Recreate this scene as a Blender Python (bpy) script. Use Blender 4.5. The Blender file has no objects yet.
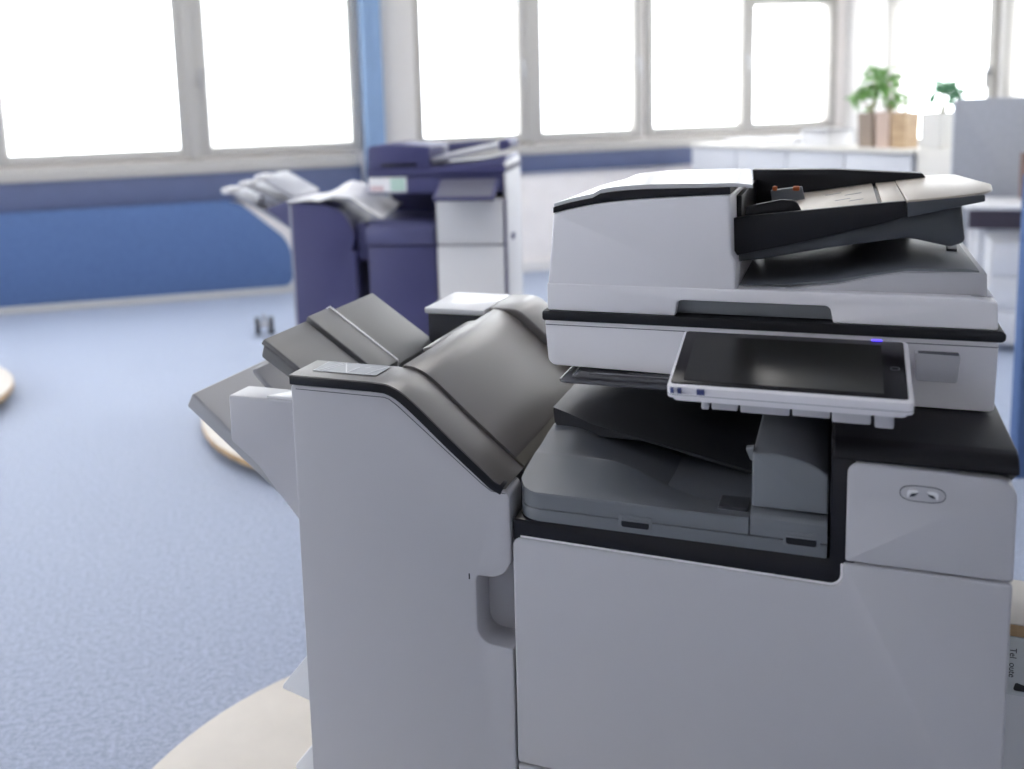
import bpy, bmesh, math, random
from mathutils import Matrix, Vector
random.seed(7)
S = bpy.context.scene
COL = S.collection
PI = math.pi
R = math.radians

# ------------------------------------------------------------------ materials
def mat(name, col, rough=0.5, spec=0.5, metal=0.0, bump=0.0, bscale=400.0, var=0.0, vscale=6.0, coat=0.0, trans=None):
    m = bpy.data.materials.new(name); m.use_nodes = True
    nt = m.node_tree; b = nt.nodes['Principled BSDF']
    b.inputs['Base Color'].default_value = (*col, 1)
    b.inputs['Roughness'].default_value = rough
    b.inputs['Metallic'].default_value = metal
    b.inputs['Specular IOR Level'].default_value = spec
    b.inputs['Coat Weight'].default_value = coat
    b.inputs['Coat Roughness'].default_value = 0.08
    tc = nt.nodes.new('ShaderNodeTexCoord')
    if var > 0:
        n = nt.nodes.new('ShaderNodeTexNoise'); n.inputs['Scale'].default_value = vscale; n.inputs['Detail'].default_value = 4
        r = nt.nodes.new('ShaderNodeValToRGB')
        r.color_ramp.elements[0].position = 0.3; r.color_ramp.elements[1].position = 0.7
        r.color_ramp.elements[0].color = (*[c * (1 - var) for c in col], 1)
        r.color_ramp.elements[1].color = (*[min(1, c * (1 + var)) for c in col], 1)
        nt.links.new(tc.outputs['Object'], n.inputs['Vector'])
        nt.links.new(n.outputs['Fac'], r.inputs['Fac'])
        nt.links.new(r.outputs['Color'], b.inputs['Base Color'])
    if bump > 0:
        n2 = nt.nodes.new('ShaderNodeTexNoise'); n2.inputs['Scale'].default_value = bscale; n2.inputs['Detail'].default_value = 2
        bp = nt.nodes.new('ShaderNodeBump'); bp.inputs['Strength'].default_value = bump; bp.inputs['Distance'].default_value = 0.0006
        nt.links.new(tc.outputs['Object'], n2.inputs['Vector'])
        nt.links.new(n2.outputs['Fac'], bp.inputs['Height'])
        nt.links.new(bp.outputs['Normal'], b.inputs['Normal'])
    return m

def emis(name, col, s):
    m = bpy.data.materials.new(name); m.use_nodes = True
    b = m.node_tree.nodes['Principled BSDF']
    b.inputs['Base Color'].default_value = (*col, 1)
    b.inputs['Emission Color'].default_value = (*col, 1); b.inputs['Emission Strength'].default_value = s
    return m

def glassmat():
    m = bpy.data.materials.new('window_glass'); m.use_nodes = True
    nt = m.node_tree; nt.nodes.clear()
    o = nt.nodes.new('ShaderNodeOutputMaterial'); t = nt.nodes.new('ShaderNodeBsdfTransparent'); g = nt.nodes.new('ShaderNodeBsdfGlossy')
    g.inputs['Roughness'].default_value = 0.02
    mx = nt.nodes.new('ShaderNodeMixShader'); mx.inputs[0].default_value = 0.06
    nt.links.new(t.outputs[0], mx.inputs[1]); nt.links.new(g.outputs[0], mx.inputs[2]); nt.links.new(mx.outputs[0], o.inputs[0])
    return m

def blindmat():
    m = bpy.data.materials.new('blind_cloth'); m.use_nodes = True
    nt = m.node_tree; nt.nodes.clear()
    o = nt.nodes.new('ShaderNodeOutputMaterial'); d = nt.nodes.new('ShaderNodeBsdfDiffuse'); t = nt.nodes.new('ShaderNodeBsdfTranslucent')
    d.inputs[0].default_value = (.9, .91, .9, 1); t.inputs[0].default_value = (.92, .93, .91, 1)
    mx = nt.nodes.new('ShaderNodeMixShader'); mx.inputs[0].default_value = 0.75
    nt.links.new(d.outputs[0], mx.inputs[1]); nt.links.new(t.outputs[0], mx.inputs[2]); nt.links.new(mx.outputs[0], o.inputs[0])
    return m

def carpetmat():
    m = bpy.data.materials.new('blue_carpet'); m.use_nodes = True
    nt = m.node_tree; b = nt.nodes['Principled BSDF']
    b.inputs['Roughness'].default_value = 0.5; b.inputs['Specular IOR Level'].default_value = 0.75
    b.inputs['Sheen Weight'].default_value = 0.55; b.inputs['Sheen Roughness'].default_value = 0.5
    b.inputs['Sheen Tint'].default_value = (.75, .86, 1, 1)
    tc = nt.nodes.new('ShaderNodeTexCoord')
    n = nt.nodes.new('ShaderNodeTexNoise'); n.inputs['Scale'].default_value = 70; n.inputs['Detail'].default_value = 6; n.inputs['Roughness'].default_value = .75
    r = nt.nodes.new('ShaderNodeValToRGB')
    r.color_ramp.elements[0].position = .36; r.color_ramp.elements[1].position = .66
    r.color_ramp.elements[0].color = (.16, .195, .30, 1); r.color_ramp.elements[1].color = (.39, .435, .575, 1)
    nt.links.new(tc.outputs['Object'], n.inputs['Vector']); nt.links.new(n.outputs['Fac'], r.inputs['Fac']); nt.links.new(r.outputs['Color'], b.inputs['Base Color'])
    n2 = nt.nodes.new('ShaderNodeTexNoise'); n2.inputs['Scale'].default_value = 350
    bp = nt.nodes.new('ShaderNodeBump'); bp.inputs['Strength'].default_value = .7; bp.inputs['Distance'].default_value = .004
    nt.links.new(tc.outputs['Object'], n2.inputs['Vector']); nt.links.new(n2.outputs['Fac'], bp.inputs['Height']); nt.links.new(bp.outputs['Normal'], b.inputs['Normal'])
    return m

def woodmat(name, c1, c2):
    m = bpy.data.materials.new(name); m.use_nodes = True
    nt = m.node_tree; b = nt.nodes['Principled BSDF']; b.inputs['Roughness'].default_value = .45
    tc = nt.nodes.new('ShaderNodeTexCoord'); mp = nt.nodes.new('ShaderNodeMapping'); mp.inputs['Scale'].default_value = (2, 14, 14)
    n = nt.nodes.new('ShaderNodeTexNoise'); n.inputs['Scale'].default_value = 3; n.inputs['Detail'].default_value = 5
    r = nt.nodes.new('ShaderNodeValToRGB'); r.color_ramp.elements[0].color = (*c1, 1); r.color_ramp.elements[1].color = (*c2, 1)
    r.color_ramp.elements[0].position = .35; r.color_ramp.elements[1].position = .65
    nt.links.new(tc.outputs['Object'], mp.inputs[0]); nt.links.new(mp.outputs[0], n.inputs['Vector']); nt.links.new(n.outputs['Fac'], r.inputs['Fac']); nt.links.new(r.outputs['Color'], b.inputs['Base Color'])
    return m

M = dict(
    light=mat('light_grey_plastic', (.525, .515, .545), .38, bump=.25, bscale=900),
    pale=mat('pale_grey_plastic', (.86, .835, .865), .35, bump=.2, bscale=900),
    white=mat('white_plastic', (.80, .80, .82), .3, coat=.2),
    mid=mat('mid_grey_plastic', (.165, .175, .195), .42, bump=.3, bscale=900),
    side=mat('pillar_grey_plastic', (.18, .19, .21), .45, bump=.3, bscale=900),
    dark=mat('dark_grey_plastic', (.055, .057, .066), .42, bump=.3, bscale=800),
    tray=mat('charcoal_tray_plastic', (.15, .148, .15), .42, bump=.35, bscale=700),
    lowtray=mat('grey_tray_plastic', (.40, .40, .42), .45, bump=.35, bscale=700),
    cover=mat('bronze_grey_plastic', (.12, .107, .102), .33, spec=.9, bump=.2, bscale=700),
    black=mat('black_plastic', (.007, .007, .010), .4, spec=.35, bump=.15, bscale=900),
    shelf=mat('satin_black_metal', (.07, .07, .08), .24, spec=.6),
    topwhite=mat('white_cover_plastic', (.60, .595, .62), .3),
    toe=mat('reflection_tan_plastic', (.17, .155, .13), .4),
    ledge=mat('speckled_black_plastic', (.006, .0055, .008), .5, spec=.3, var=.5, vscale=900),
    gloss=mat('gloss_black_plastic', (.006, .0055, .009), .3, spec=.35),
    feeder=mat('feeder_tray_plastic', (.47, .41, .34), .32, bump=.2, bscale=900),
    slate=mat('slate_plastic', (.055, .06, .07), .45, bump=.3, bscale=800),
    glass=mat('black_screen_glass', (.005, .004, .007), .22, spec=.22),
    screen=mat('screen_display', (.0135, .0135, .0115), .25, spec=.4),
    icon=mat('icon_sheet', (.30, .31, .34), .35),
    iconline=mat('icon_line', (.55, .56, .58), .35),
    groove=mat('groove_shadow_line', (.12, .12, .14), .6),
    led=emis('blue_status_light', (.13, .08, 1.0), 1.6),
    usb=mat('blue_usb_mark', (.06, .075, .22), .4),
    orange=mat('orange_mark', (.55, .12, .03), .5),
    carpet=carpetmat(),
    wall=mat('painted_wall', (.95, .90, .87), .8, var=.03, bump=.1, bscale=60),
    pier=mat('pier_paint', (.62, .59, .56), .8),
    wallw=mat('white_wall', (.82, .80, .78), .8, var=.02),
    frame=mat('window_frame_paint', (.46, .44, .41), .5),
    band=mat('blue_grey_duct', (.10, .123, .225), .5, var=.05),
    blue=mat('blue_fabric', (.088, .152, .32), .9, var=.06, vscale=30, bump=.3, bscale=300),
    bluecol=mat('blue_column_paint', (.22, .33, .51), .6, var=.03),
    plinth=mat('grey_plinth', (.50, .50, .50), .6),
    ceil=mat('ceiling_paint', (.85, .85, .84), .9),
    board=mat('cream_laminate', (.62, .57, .51), .4, var=.04, vscale=10),
    birch=woodmat('birch_edge', (.42, .27, .13), (.55, .37, .20)),
    navy=mat('navy_plastic', (.045, .046, .14), .5, var=.05),
    navy2=mat('navy_plastic_light', (.075, .078, .18), .45),
    bgwhite=mat('off_white_plastic', (.66, .66, .68), .45),
    bggrey=mat('panel_grey', (.12, .12, .16), .3),
    paper=mat('white_paper', (.82, .82, .84), .8),
    traylight=mat('light_tray_plastic', (.35, .355, .40), .4),
    cab=mat('white_cabinet', (.56, .575, .62), .5),
    creamcab=mat('cream_cabinet', (.68, .66, .62), .6),
    tan=woodmat('tan_wood', (.36, .24, .14), (.50, .36, .22)),
    taupe=mat('taupe_pot', (.28, .22, .18), .7, var=.1),
    pink=mat('pinkish_pot', (.52, .40, .34), .7, var=.08),
    soil=mat('potting_soil', (.06, .04, .03), .95, var=.3),
    leaf=mat('green_leaf', (.16, .34, .09), .5, var=.3, vscale=25),
    leaf2=mat('bluish_leaf', (.13, .33, .18), .5, var=.3, vscale=25),
    stem=mat('plant_stem', (.22, .20, .10), .7),
    part=mat('grey_fabric', (.40, .415, .455), .9, var=.05, vscale=40),
    metal=mat('grey_metal', (.45, .45, .46), .35, metal=.8),
    cardboard=mat('brown_cardboard', (.17, .10, .085), .8, var=.1),
    dkwood=mat('dark_modesty_panel', (.05, .04, .06), .6),
    label=mat('paper_label', (.60, .62, .62), .6), ink=mat('black_ink', (.03, .03, .035), .6),
    green=mat('pale_green_print', (.45, .62, .55), .6), pinkbox=mat('pale_pink_print', (.65, .50, .52), .6),
    pane=glassmat(), blind=blindmat(),
    rubber=mat('dark_rubber', (.03, .03, .035), .6),
)

# ------------------------------------------------------------------ helpers
def obj(name, bm, m, parent=None, local=False, smooth=True, sharp=40):
    bmesh.ops.recalc_face_normals(bm, faces=bm.faces)
    me = bpy.data.meshes.new(name); bm.to_mesh(me); bm.free()
    o = bpy.data.objects.new(name, me); COL.objects.link(o)
    if isinstance(m, (list, tuple)):
        for q in m: me.materials.append(M[q])
    else: me.materials.append(M[m])
    if smooth:
        me.shade_smooth(); me.set_sharp_from_angle(angle=R(sharp))
    if parent is not None:
        o.parent = parent
        if not local:
            off = Vector((0, 0, 0)); p = parent
            while p is not None: off += p.location; p = p.parent
            me.transform(Matrix.Translation(-off))
    elif not local:
        vs = [v.co for v in me.vertices]
        lo = [min(v[i] for v in vs) for i in range(3)]; hi = [max(v[i] for v in vs) for i in range(3)]
        c = Vector(((lo[0] + hi[0]) / 2, (lo[1] + hi[1]) / 2, lo[2]))
        me.transform(Matrix.Translation(-c)); o.location = c
    return o

def tag(o, label=None, cat=None, group=None, kind=None):
    if label: o['label'] = label
    if cat: o['category'] = cat
    if group: o['group'] = group
    if kind: o['kind'] = kind
    return o

def thing(name, label, cat, loc, rz=0.0, group=None):
    o = bpy.data.objects.new(name, None); COL.objects.link(o)
    o.location = loc; o.rotation_euler = (0, 0, rz); o.empty_display_size = .1
    return tag(o, label, cat, group)

def bevel(bm, r, seg=3, ang=25, sel=None):
    if r <= 0: return bm
    bm.edges.ensure_lookup_table(); bm.normal_update()
    es = [e for e in bm.edges if len(e.link_faces) == 2 and e.calc_face_angle(0) > R(ang) and (sel is None or sel(e))]
    bmesh.ops.bevel(bm, geom=es, offset=r, segments=seg, profile=.5, affect='EDGES', clamp_overlap=True)
    return bm

def box(lo, hi, r=0.0, seg=2, bm=None):
    n = bmesh.new()
    bmesh.ops.create_cube(n, size=1)
    for v in n.verts:
        v.co = Vector([(lo[i] + hi[i]) / 2 + v.co[i] * (hi[i] - lo[i]) for i in range(3)])
    bevel(n, r, seg)
    if bm is None: return n
    return merge(bm, n)

def merge(a, b):
    me = bpy.data.meshes.new('tmp'); b.to_mesh(me); b.free(); a.from_mesh(me); bpy.data.meshes.remove(me); return a

def fillet(pts, seg=6):
    """pts: (x, z, r) corners of a closed polygon, r the corner radius."""
    out = []; n = len(pts)
    for i, p in enumerate(pts):
        r = p[2] if len(p) > 2 else 0
        c = Vector(p[:2])
        if r <= 0: out.append((c.x, c.y)); continue
        a = Vector(pts[i - 1][:2]) - c; b = Vector(pts[(i + 1) % n][:2]) - c
        la, lb = a.length, b.length; a.normalize(); b.normalize()
        ang = math.acos(max(-1, min(1, a.dot(b))))
        if ang > PI - .01: out.append((c.x, c.y)); continue
        t = min(r / math.tan(ang / 2), la * .49, lb * .49); rr = t * math.tan(ang / 2)
        ctr = c + (a + b).normalized() * (rr / math.sin(ang / 2))
        p0 = c + a * t; p1 = c + b * t
        a0 = math.atan2(p0.y - ctr.y, p0.x - ctr.x); a1 = math.atan2(p1.y - ctr.y, p1.x - ctr.x)
        d = (a1 - a0 + PI) % (2 * PI) - PI
        for k in range(seg + 1):
            t_ = a0 + d * k / seg
            out.append((ctr.x + rr * math.cos(t_), ctr.y + rr * math.sin(t_)))
    return out

def prism(pts, ax, a, b, r=0.0, seg=2, ang=25, bm=None):
    """extrude the polygon along axis ax: 'y' takes (x,z), 'x' takes (y,z), 'z' takes (x,y)."""
    n = bmesh.new()
    f = {'y': lambda p, t: (p[0], t, p[1]), 'x': lambda p, t: (t, p[0], p[1]), 'z': lambda p, t: (p[0], p[1], t)}[ax]
    A = [n.verts.new(f(p, a)) for p in pts]; B = [n.verts.new(f(p, b)) for p in pts]
    n.faces.new(A); n.faces.new(B[::-1]); k = len(pts)
    for i in range(k): n.faces.new((A[i], B[i], B[(i + 1) % k], A[(i + 1) % k]))
    bmesh.ops.recalc_face_normals(n, faces=n.faces)
    bevel(n, r, seg, ang)
    if bm is None: return n
    return merge(bm, n)

def strip(line, t):
    """a profile line thickened by t to its right-hand side (below for left-to-right lines)."""
    P = [Vector(p) for p in line]; lo = []
    for i, p in enumerate(P):
        d = (P[min(i + 1, len(P) - 1)] - P[max(i - 1, 0)]).normalized()
        lo.append(p + Vector((d.y, -d.x)) * t)
    return [tuple(p) for p in P] + [tuple(p) for p in reversed(lo)]

def curve_pts(ctrl, n=24):
    """Catmull-Rom through ctrl."""
    out = []; P = [Vector(p) for p in ctrl]; P = [2 * P[0] - P[1]] + P + [2 * P[-1] - P[-2]]
    per = max(2, n // (len(P) - 3))
    for i in range(1, len(P) - 2):
        for k in range(per):
            t = k / per; a, b, c, d = P[i - 1:i + 3]
            out.append(tuple(.5 * ((2 * b) + (c - a) * t + (2 * a - 5 * b + 4 * c - d) * t * t + (3 * b - a - 3 * c + d) * t ** 3)))
    out.append(tuple(P[-2])); return out

def cyl(c, r, h, seg=24, ax='z', bm=None, r2=None, bev=0):
    n = bmesh.new()
    bmesh.ops.create_cone(n, cap_ends=True, segments=seg, radius1=r, radius2=r if r2 is None else r2, depth=h)
    if ax == 'y': bmesh.ops.rotate(n, verts=n.verts, matrix=Matrix.Rotation(R(90), 3, 'X'))
    if ax == 'x': bmesh.ops.rotate(n, verts=n.verts, matrix=Matrix.Rotation(R(90), 3, 'Y'))
    bmesh.ops.translate(n, verts=n.verts, vec=c)
    bevel(n, bev, 2, 40)
    if bm is None: return n
    return merge(bm, n)

def tube(pts, r, seg=8, bm=None):
    n = bmesh.new(); rings = []
    P = [Vector(p) for p in pts]
    for i, p in enumerate(P):
        d = (P[min(i + 1, len(P) - 1)] - P[max(i - 1, 0)]).normalized()
        u = d.orthogonal().normalized(); w = d.cross(u)
        if i and (rings_u @ u if False else True):
            u = (prev - d * prev.dot(d)).normalized() if i else u; w = d.cross(u)
        prev = u
        rr = r[i] if isinstance(r, (list, tuple)) else r
        rings.append([n.verts.new(p + (u * math.cos(2 * PI * k / seg) + w * math.sin(2 * PI * k / seg)) * rr) for k in range(seg)])
    for a, b in zip(rings, rings[1:]):
        for k in range(seg): n.faces.new((a[k], a[(k + 1) % seg], b[(k + 1) % seg], b[k]))
    n.faces.new(rings[0]); n.faces.new(rings[-1][::-1])
    if bm is None: return n
    return merge(bm, n)

def solid_grid(nu, nv, top, base):
    """closed solid: top(u,v) and base(u,v) give points, u,v in 0..1."""
    n = bmesh.new()
    T = [[n.verts.new(top(i / nu, j / nv)) for j in range(nv + 1)] for i in range(nu + 1)]
    B = [[n.verts.new(base(i / nu, j / nv)) for j in range(nv + 1)] for i in range(nu + 1)]
    for i in range(nu):
        for j in range(nv):
            n.faces.new((T[i][j], T[i + 1][j], T[i + 1][j + 1], T[i][j + 1])); n.faces.new((B[i][j], B[i][j + 1], B[i + 1][j + 1], B[i + 1][j]))
    for i in range(nu):
        n.faces.new((T[i][0], B[i][0], B[i + 1][0], T[i + 1][0])); n.faces.new((T[i][nv], T[i + 1][nv], B[i + 1][nv], B[i][nv]))
    for j in range(nv):
        n.faces.new((T[0][j], T[0][j + 1], B[0][j + 1], B[0][j])); n.faces.new((T[nu][j], B[nu][j], B[nu][j + 1], T[nu][j + 1]))
    return n

def ss(a, b, x):
    t = max(0, min(1, (x - a) / (b - a))); return t * t * (3 - 2 * t)
def interp(tab, x):
    if x <= tab[0][0]: return tab[0][1]
    for (a, va), (b, vb) in zip(tab, tab[1:]):
        if x <= b: return va + (vb - va) * (x - a) / (b - a)
    return tab[-1][1]

# ------------------------------------------------------------------ room (own frame: u along the window wall, v towards it)
RA = R(35.8); WV = 6.171; CU = 4.95
def room(o): o.rotation_euler = (0, 0, RA); return o
def rw(u, v, z=0.0):
    c, s = math.cos(RA), math.sin(RA); return Vector((u * c - v * s, u * s + v * c, z))
def struct(name, bm, m, label, cat, parent=None, smooth=True):
    o = obj(name, bm, m, parent, local=True, smooth=smooth)
    if parent is None: room(o); tag(o, label, cat, kind='structure')
    return o
UL, VB, ZC = -6.2, -4.6, 2.80

def holed_wall(us, zs, holes, v, t, axis='u'):
    """one sheet with rectangular openings, thickened by t away from the room."""
    n = bmesh.new(); V = {}
    def vert(i, j, k):
        key = (i, j, k)
        if key not in V:
            w = v + (t if k else 0)
            V[key] = n.verts.new((us[i], w, zs[j]) if axis == 'u' else (w, us[i], zs[j]))
        return V[key]
    solid = lambda i, j: 0 <= i < len(us) - 1 and 0 <= j < len(zs) - 1 and not any(a <= (us[i] + us[i + 1]) / 2 <= b and c <= (zs[j] + zs[j + 1]) / 2 <= d for a, b, c, d in holes)
    for i in range(len(us) - 1):
        for j in range(len(zs) - 1):
            if not solid(i, j): continue
            for k in (0, 1): n.faces.new([vert(i, j, k), vert(i + 1, j, k), vert(i + 1, j + 1, k), vert(i, j + 1, k)])
            for di, dj, e in ((-1, 0, ((i, j), (i, j + 1))), (1, 0, ((i + 1, j), (i + 1, j + 1))), (0, -1, ((i, j), (i + 1, j))), (0, 1, ((i, j + 1), (i + 1, j + 1)))):
                if not solid(i + di, j + dj):
                    (a, b), (c, d) = e
                    n.faces.new([vert(a, b, 0), vert(c, d, 0), vert(c, d, 1), vert(a, b, 1)])
    return n

WIN = [(-1.618, -.462, 2.55), (-.236, .785, 2.55), (1.336, 2.091, 2.5), (2.279, 3.044, 2.5), (3.216, 3.987, 2.5), (4.096, 4.782, 2.03)]
PAD = .07; ZB = 1.088
extra = [(-4.4, -3.25, 2.55), (-3.05, -1.88, 2.55)]
holes = [(a - PAD, b + PAD, ZB - PAD, t + PAD) for a, b, t in WIN + extra]
us = sorted(set([UL, CU] + [h[0] for h in holes] + [h[1] for h in holes]))
zs = sorted(set([0, ZC] + [h[2] for h in holes] + [h[3] for h in holes]))
struct('wall_back', holed_wall(us, zs, holes, WV, .22), 'wall', 'cream window wall with a long row of bright windows', 'wall', smooth=False)

struct('floor', box((UL, VB, -.1), (CU, WV, 0)), 'carpet', 'mottled blue carpet covering the office floor', 'floor', smooth=False)
struct('ceiling', box((UL, VB, ZC), (CU, WV, ZC + .1)), 'ceil', 'plain white office ceiling', 'ceiling', smooth=False)

def window(idx, a, b, zb, zt, wall, label, blind=False, handle=None, hz=1.5):
    """sash window; wall 'u' = back wall, 'v' = right wall."""
    f = lambda p: p if wall == 'u' else (p[1], p[0], p[2])
    def bx(u0, v0, z0, u1, v1, z1, r=0):
        A, B = f((u0, v0, z0)), f((u1, v1, z1)); return box([min(A[i], B[i]) for i in range(3)], [max(A[i], B[i]) for i in range(3)], r)
    v = WV if wall == 'u' else CU
    n = bmesh.new()
    for q in ((a - .068, zb - .068, a, zt + .068), (b, zb - .068, b + .068, zt + .068), (a, zb - .068, b, zb), (a, zt, b, zt + .068)):
        merge(n, bx(q[0], v - .03, q[1], q[2], v + .07, q[3], .008))
    o = struct('window_%d' % idx, n, 'frame', label, 'window')
    g = obj('pane', bx(a - .01, v + .02, zb - .01, b + .01, v + .026, zt + .01), 'pane', o, local=True, smooth=False)
    if handle is not None:
        h = bx(handle - .012, v - .055, hz - .035, handle + .012, v - .028, hz + .035, .005)
        merge(h, bx(handle - .009, v - .07, hz - .11, handle + .009, v - .052, hz + .01, .004))
        obj('window_handle', h, 'metal', o, local=True)
    if blind:
        n = bmesh.new(); k = 44
        for i in range(k):
            z = zb + .012 + (zt - zb - .02) * i / (k - 1)
            merge(n, bx(a + .004, v + .085, z - .012, b - .004, v + .0862, z + .0125))
        tag(obj('blind_slats', n, 'blind', o, local=True, smooth=False), 'closed white slatted blind')
    return o
names = ['wide bright window at the far left of the blue panel wall', 'window with closed pale blind left of the blue column', 'bright window right of the blue column above the dark printer', 'bright window second to the right of the blue column', 'bright window third to the right of the blue column', 'lower-topped window nearest the room corner']
for i, (a, b, t) in enumerate(WIN):
    window(i + 1, a, b, ZB, t, 'u', names[i], blind=(i == 1), handle={0: None, 1: -.285, 2: 2.13, 3: 3.085, 4: 4.03}.get(i), hz=1.62)
for i, (a, b, t) in enumerate(extra):
    window(i + 7, a, b, ZB, t, 'u', ['outermost window of the left wall run', 'window of the left wall run next to the wide bright one'][i])

# right wall with its own windows, running from the corner back past the camera
RWIN = [(WV - 1.56, WV - .60, .95, 1.97), (WV - 3.0, WV - 1.76, .95, 1.97), (WV - 4.9, WV - 3.3, .95, 1.97)]
holes = [(a - PAD, b + PAD, c - PAD, d + PAD) for a, b, c, d in RWIN]
us = sorted(set([VB, WV] + [h[0] for h in holes] + [h[1] for h in holes])); zs = sorted(set([0, ZC] + [h[2] for h in holes] + [h[3] for h in holes]))
struct('wall_right', holed_wall(us, zs, holes, CU, .22, 'v'), 'wallw', 'white side wall with windows behind the plants', 'wall', smooth=False)
for i, (a, b, c, d) in enumerate(RWIN):
    window(9 + i, a, b, c, d, 'v', ['side-wall window behind the plants by the corner', 'side-wall window above the grey partition', 'side-wall window nearest the camera'][i], handle=(a - .035 if i == 0 else None), hz=1.42)
# left wall, its opening added for side fill light, and the wall behind the camera
holes = [(-1.4, 4.4, 1.2, 2.3)]
us = sorted({VB, WV, -1.4, 4.4}); zs = sorted({0, ZC, 1.2, 2.3})
struct('wall_left', holed_wall(us, zs, holes, UL, -.22, 'v'), 'wallw', 'white end wall at the left of the office, with an opening added for light', 'wall', smooth=False)
struct('wall_front', holed_wall([UL, CU], [0, ZC], [], VB, -.22, 'u'), 'wallw', 'white wall behind the camera', 'wall', smooth=False)

# sill, cable duct, blue panel, column
struct('trim_1', box((UL, WV - .07, .905), (.80, WV, 1.0), .006), 'frame', 'grey-beige sill strip under the left windows', 'sill')
struct('trim_2', box((UL, WV - .05, .70), (.84, WV - .002, .905), .006), 'band', 'dark blue-grey duct above the blue wall panel', 'trim')
struct('trim_3', box((1.32, WV - .05, .785), (CU - .02, WV - .002, .925), .006), 'band', 'blue-grey duct under the right windows', 'trim')
struct('trim_4', box((1.32, WV - .06, .925), (CU - .02, WV, 1.0), .006), 'frame', 'pale sill strip under the right windows', 'sill')
struct('trim_5', prism(fillet([(-6.15, .05, 0), (.285, .05, .07), (.285, .37, .25), (-.09, .703, .25), (-6.15, .703, 0)], 10), 'y', WV - .10, WV - .052, .006), 'blue', 'blue fabric wall panel with rounded right end', 'wall panel')
struct('baseboard_back', box((UL, WV - .12, 0), (.80, WV - .002, .05), .005), 'plinth', 'light grey plinth under the blue wall panel', 'baseboard')
struct('trim_6', box((.87, WV - .16, 0), (1.01, WV - .002, ZC), .006), 'bluecol', 'bright blue vertical column strip between the windows', 'column')
struct('trim_7', box((1.01, WV - .10, 0), (1.262, WV - .002, ZC), .006), 'pier', 'cream pier beside the blue column strip', 'pier')
struct('baseboard_right', box((1.32, WV - .02, 0), (CU - .02, WV - .002, .08), .004), 'wallw', 'white baseboard under the right windows', 'baseboard')

struct('trim_8', box((-.396, WV - .04, 1.0), (-.302, WV - .001, 2.66), .005), 'frame', 'grey-beige post between the two left windows', 'post')
struct('trim_9', box((2.157, WV - .04, 1.0), (2.213, WV - .001, 2.60), .005), 'frame', 'grey-beige post right of the first window after the column', 'post')

# unseen ceiling lamps added as fill; only those towards the windows are lit
for i, (u, v) in enumerate(((-2.6, -1.6), (.6, -1.6), (-2.6, 1.6), (.6, 1.6), (3.4, -.2), (2.6, 3.6), (-.9, 3.9))):
    o = thing('fill_lamp', 'long white fill lamp added on the office ceiling, out of view', 'fill light', rw(u, v, ZC), RA, 'added fill lamps on the ceiling')
    obj('fill_lamp_housing', box((-.75, -.12, -.06), (.75, .12, 0), .01), 'white', o, local=True)
    l = bpy.data.lights.new('fill_lamp_tube', 'AREA'); l.shape = 'RECTANGLE'; l.size = 1.4; l.size_y = .2; l.energy = 0.0; l.color = (1, .97, .93)
    lo = bpy.data.objects.new('fill_lamp_tube', l); COL.objects.link(lo); lo.parent = o; lo.location = (0, 0, -.065)

# ------------------------------------------------------------------ main copier
ZB0 = .055
cop = thing('office_copier', 'large light grey and black office copier in the foreground with a tilted touch panel', 'copier', (.2935, .34, ZB0))
# lower cabinet
obj('cabinet_body', box((.004, .03, ZB0), (.584, .68, .752), .012), 'light', cop)
dr = []
for z0, z1 in ((.245, .417), (.066, .238)):
    d = obj('paper_drawer', prism(fillet([(.002, z0, .004), (.587, z0, .004), (.587, z1, .004), (.002, z1, .004)]), 'y', 0, .03, .006, 3), 'light', cop)
    obj('drawer_handle', prism(fillet([(.20, z1 - .055, .015), (.39, z1 - .055, .015), (.39, z1 - .015, .015), (.20, z1 - .015, .015)]), 'y', -.001, .002, .001), 'dark', d)
# L-shaped front door, with the shelf cut-out at its upper left
door = fillet([(.002, .4205, .004), (.587, .4205, .006), (.587, .7765, .004), (.4125, .7765, .003), (.4125, .7445, .020), (.002, .7515, .012)], 8)
fd = obj('front_door', prism(door, 'y', 0, .03, .006, 3), 'light', cop)
rim = [p for p in door if p[1] > .744 and p[0] < .4126 and not (p[0] > .41 and p[1] > .77)][::1]
rim = [(.4124, .774)] + [p for p in rim if p[0] > .012] + [(.012, .7513)]
obj('door_rim', prism(strip(rim, .0030), 'y', .0035, .03, .0005), 'pale', fd)
cov = fillet([(.4145, .779, .003), (.5875, .779, .004), (.5875, .897, .022), (.4145, .902, .014)], 8)
uc = obj('upper_front_cover', prism(cov, 'y', 0, .06, .006, 3), 'light', cop)
obj('right_side_body', box((.45, .03, .752), (.584, .68, .885), .006), 'light', cop)
obj('scanner_support', box((.47, .31, .884), (.582, .655, .929), .003), 'light', cop)
# emblem: oval outline with two mirrored swooshes
def ring(c, rx, rz, w, y0, y1, seg=40):
    n = bmesh.new(); L = []
    for k in range(seg):
        t = 2 * PI * k / seg; s = [math.copysign(abs(math.cos(t)) ** .6, math.cos(t)), math.copysign(abs(math.sin(t)) ** .85, math.sin(t))]
        L.append([n.verts.new((c[0] + s[0] * (rx + d), y, c[1] + s[1] * (rz + d))) for d, y in ((0, y1), (0, y0), (w, y0), (w, y1))])
    for k in range(seg):
        a, b = L[k], L[(k + 1) % seg]
        for q in range(4): n.faces.new((a[q], b[q], b[(q + 1) % 4], a[(q + 1) % 4]))
    return n
em = obj('emblem', ring((.4935, .872), .0228, .0088, .0009, -.0008, .002), 'slate', uc)
oval = [(.4935 + math.copysign(abs(math.cos(t)) ** .6, math.cos(t)) * .0228, .872 + math.copysign(abs(math.sin(t)) ** .85, math.sin(t)) * .0088) for t in [2 * PI * k / 40 for k in range(40)]]
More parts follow.
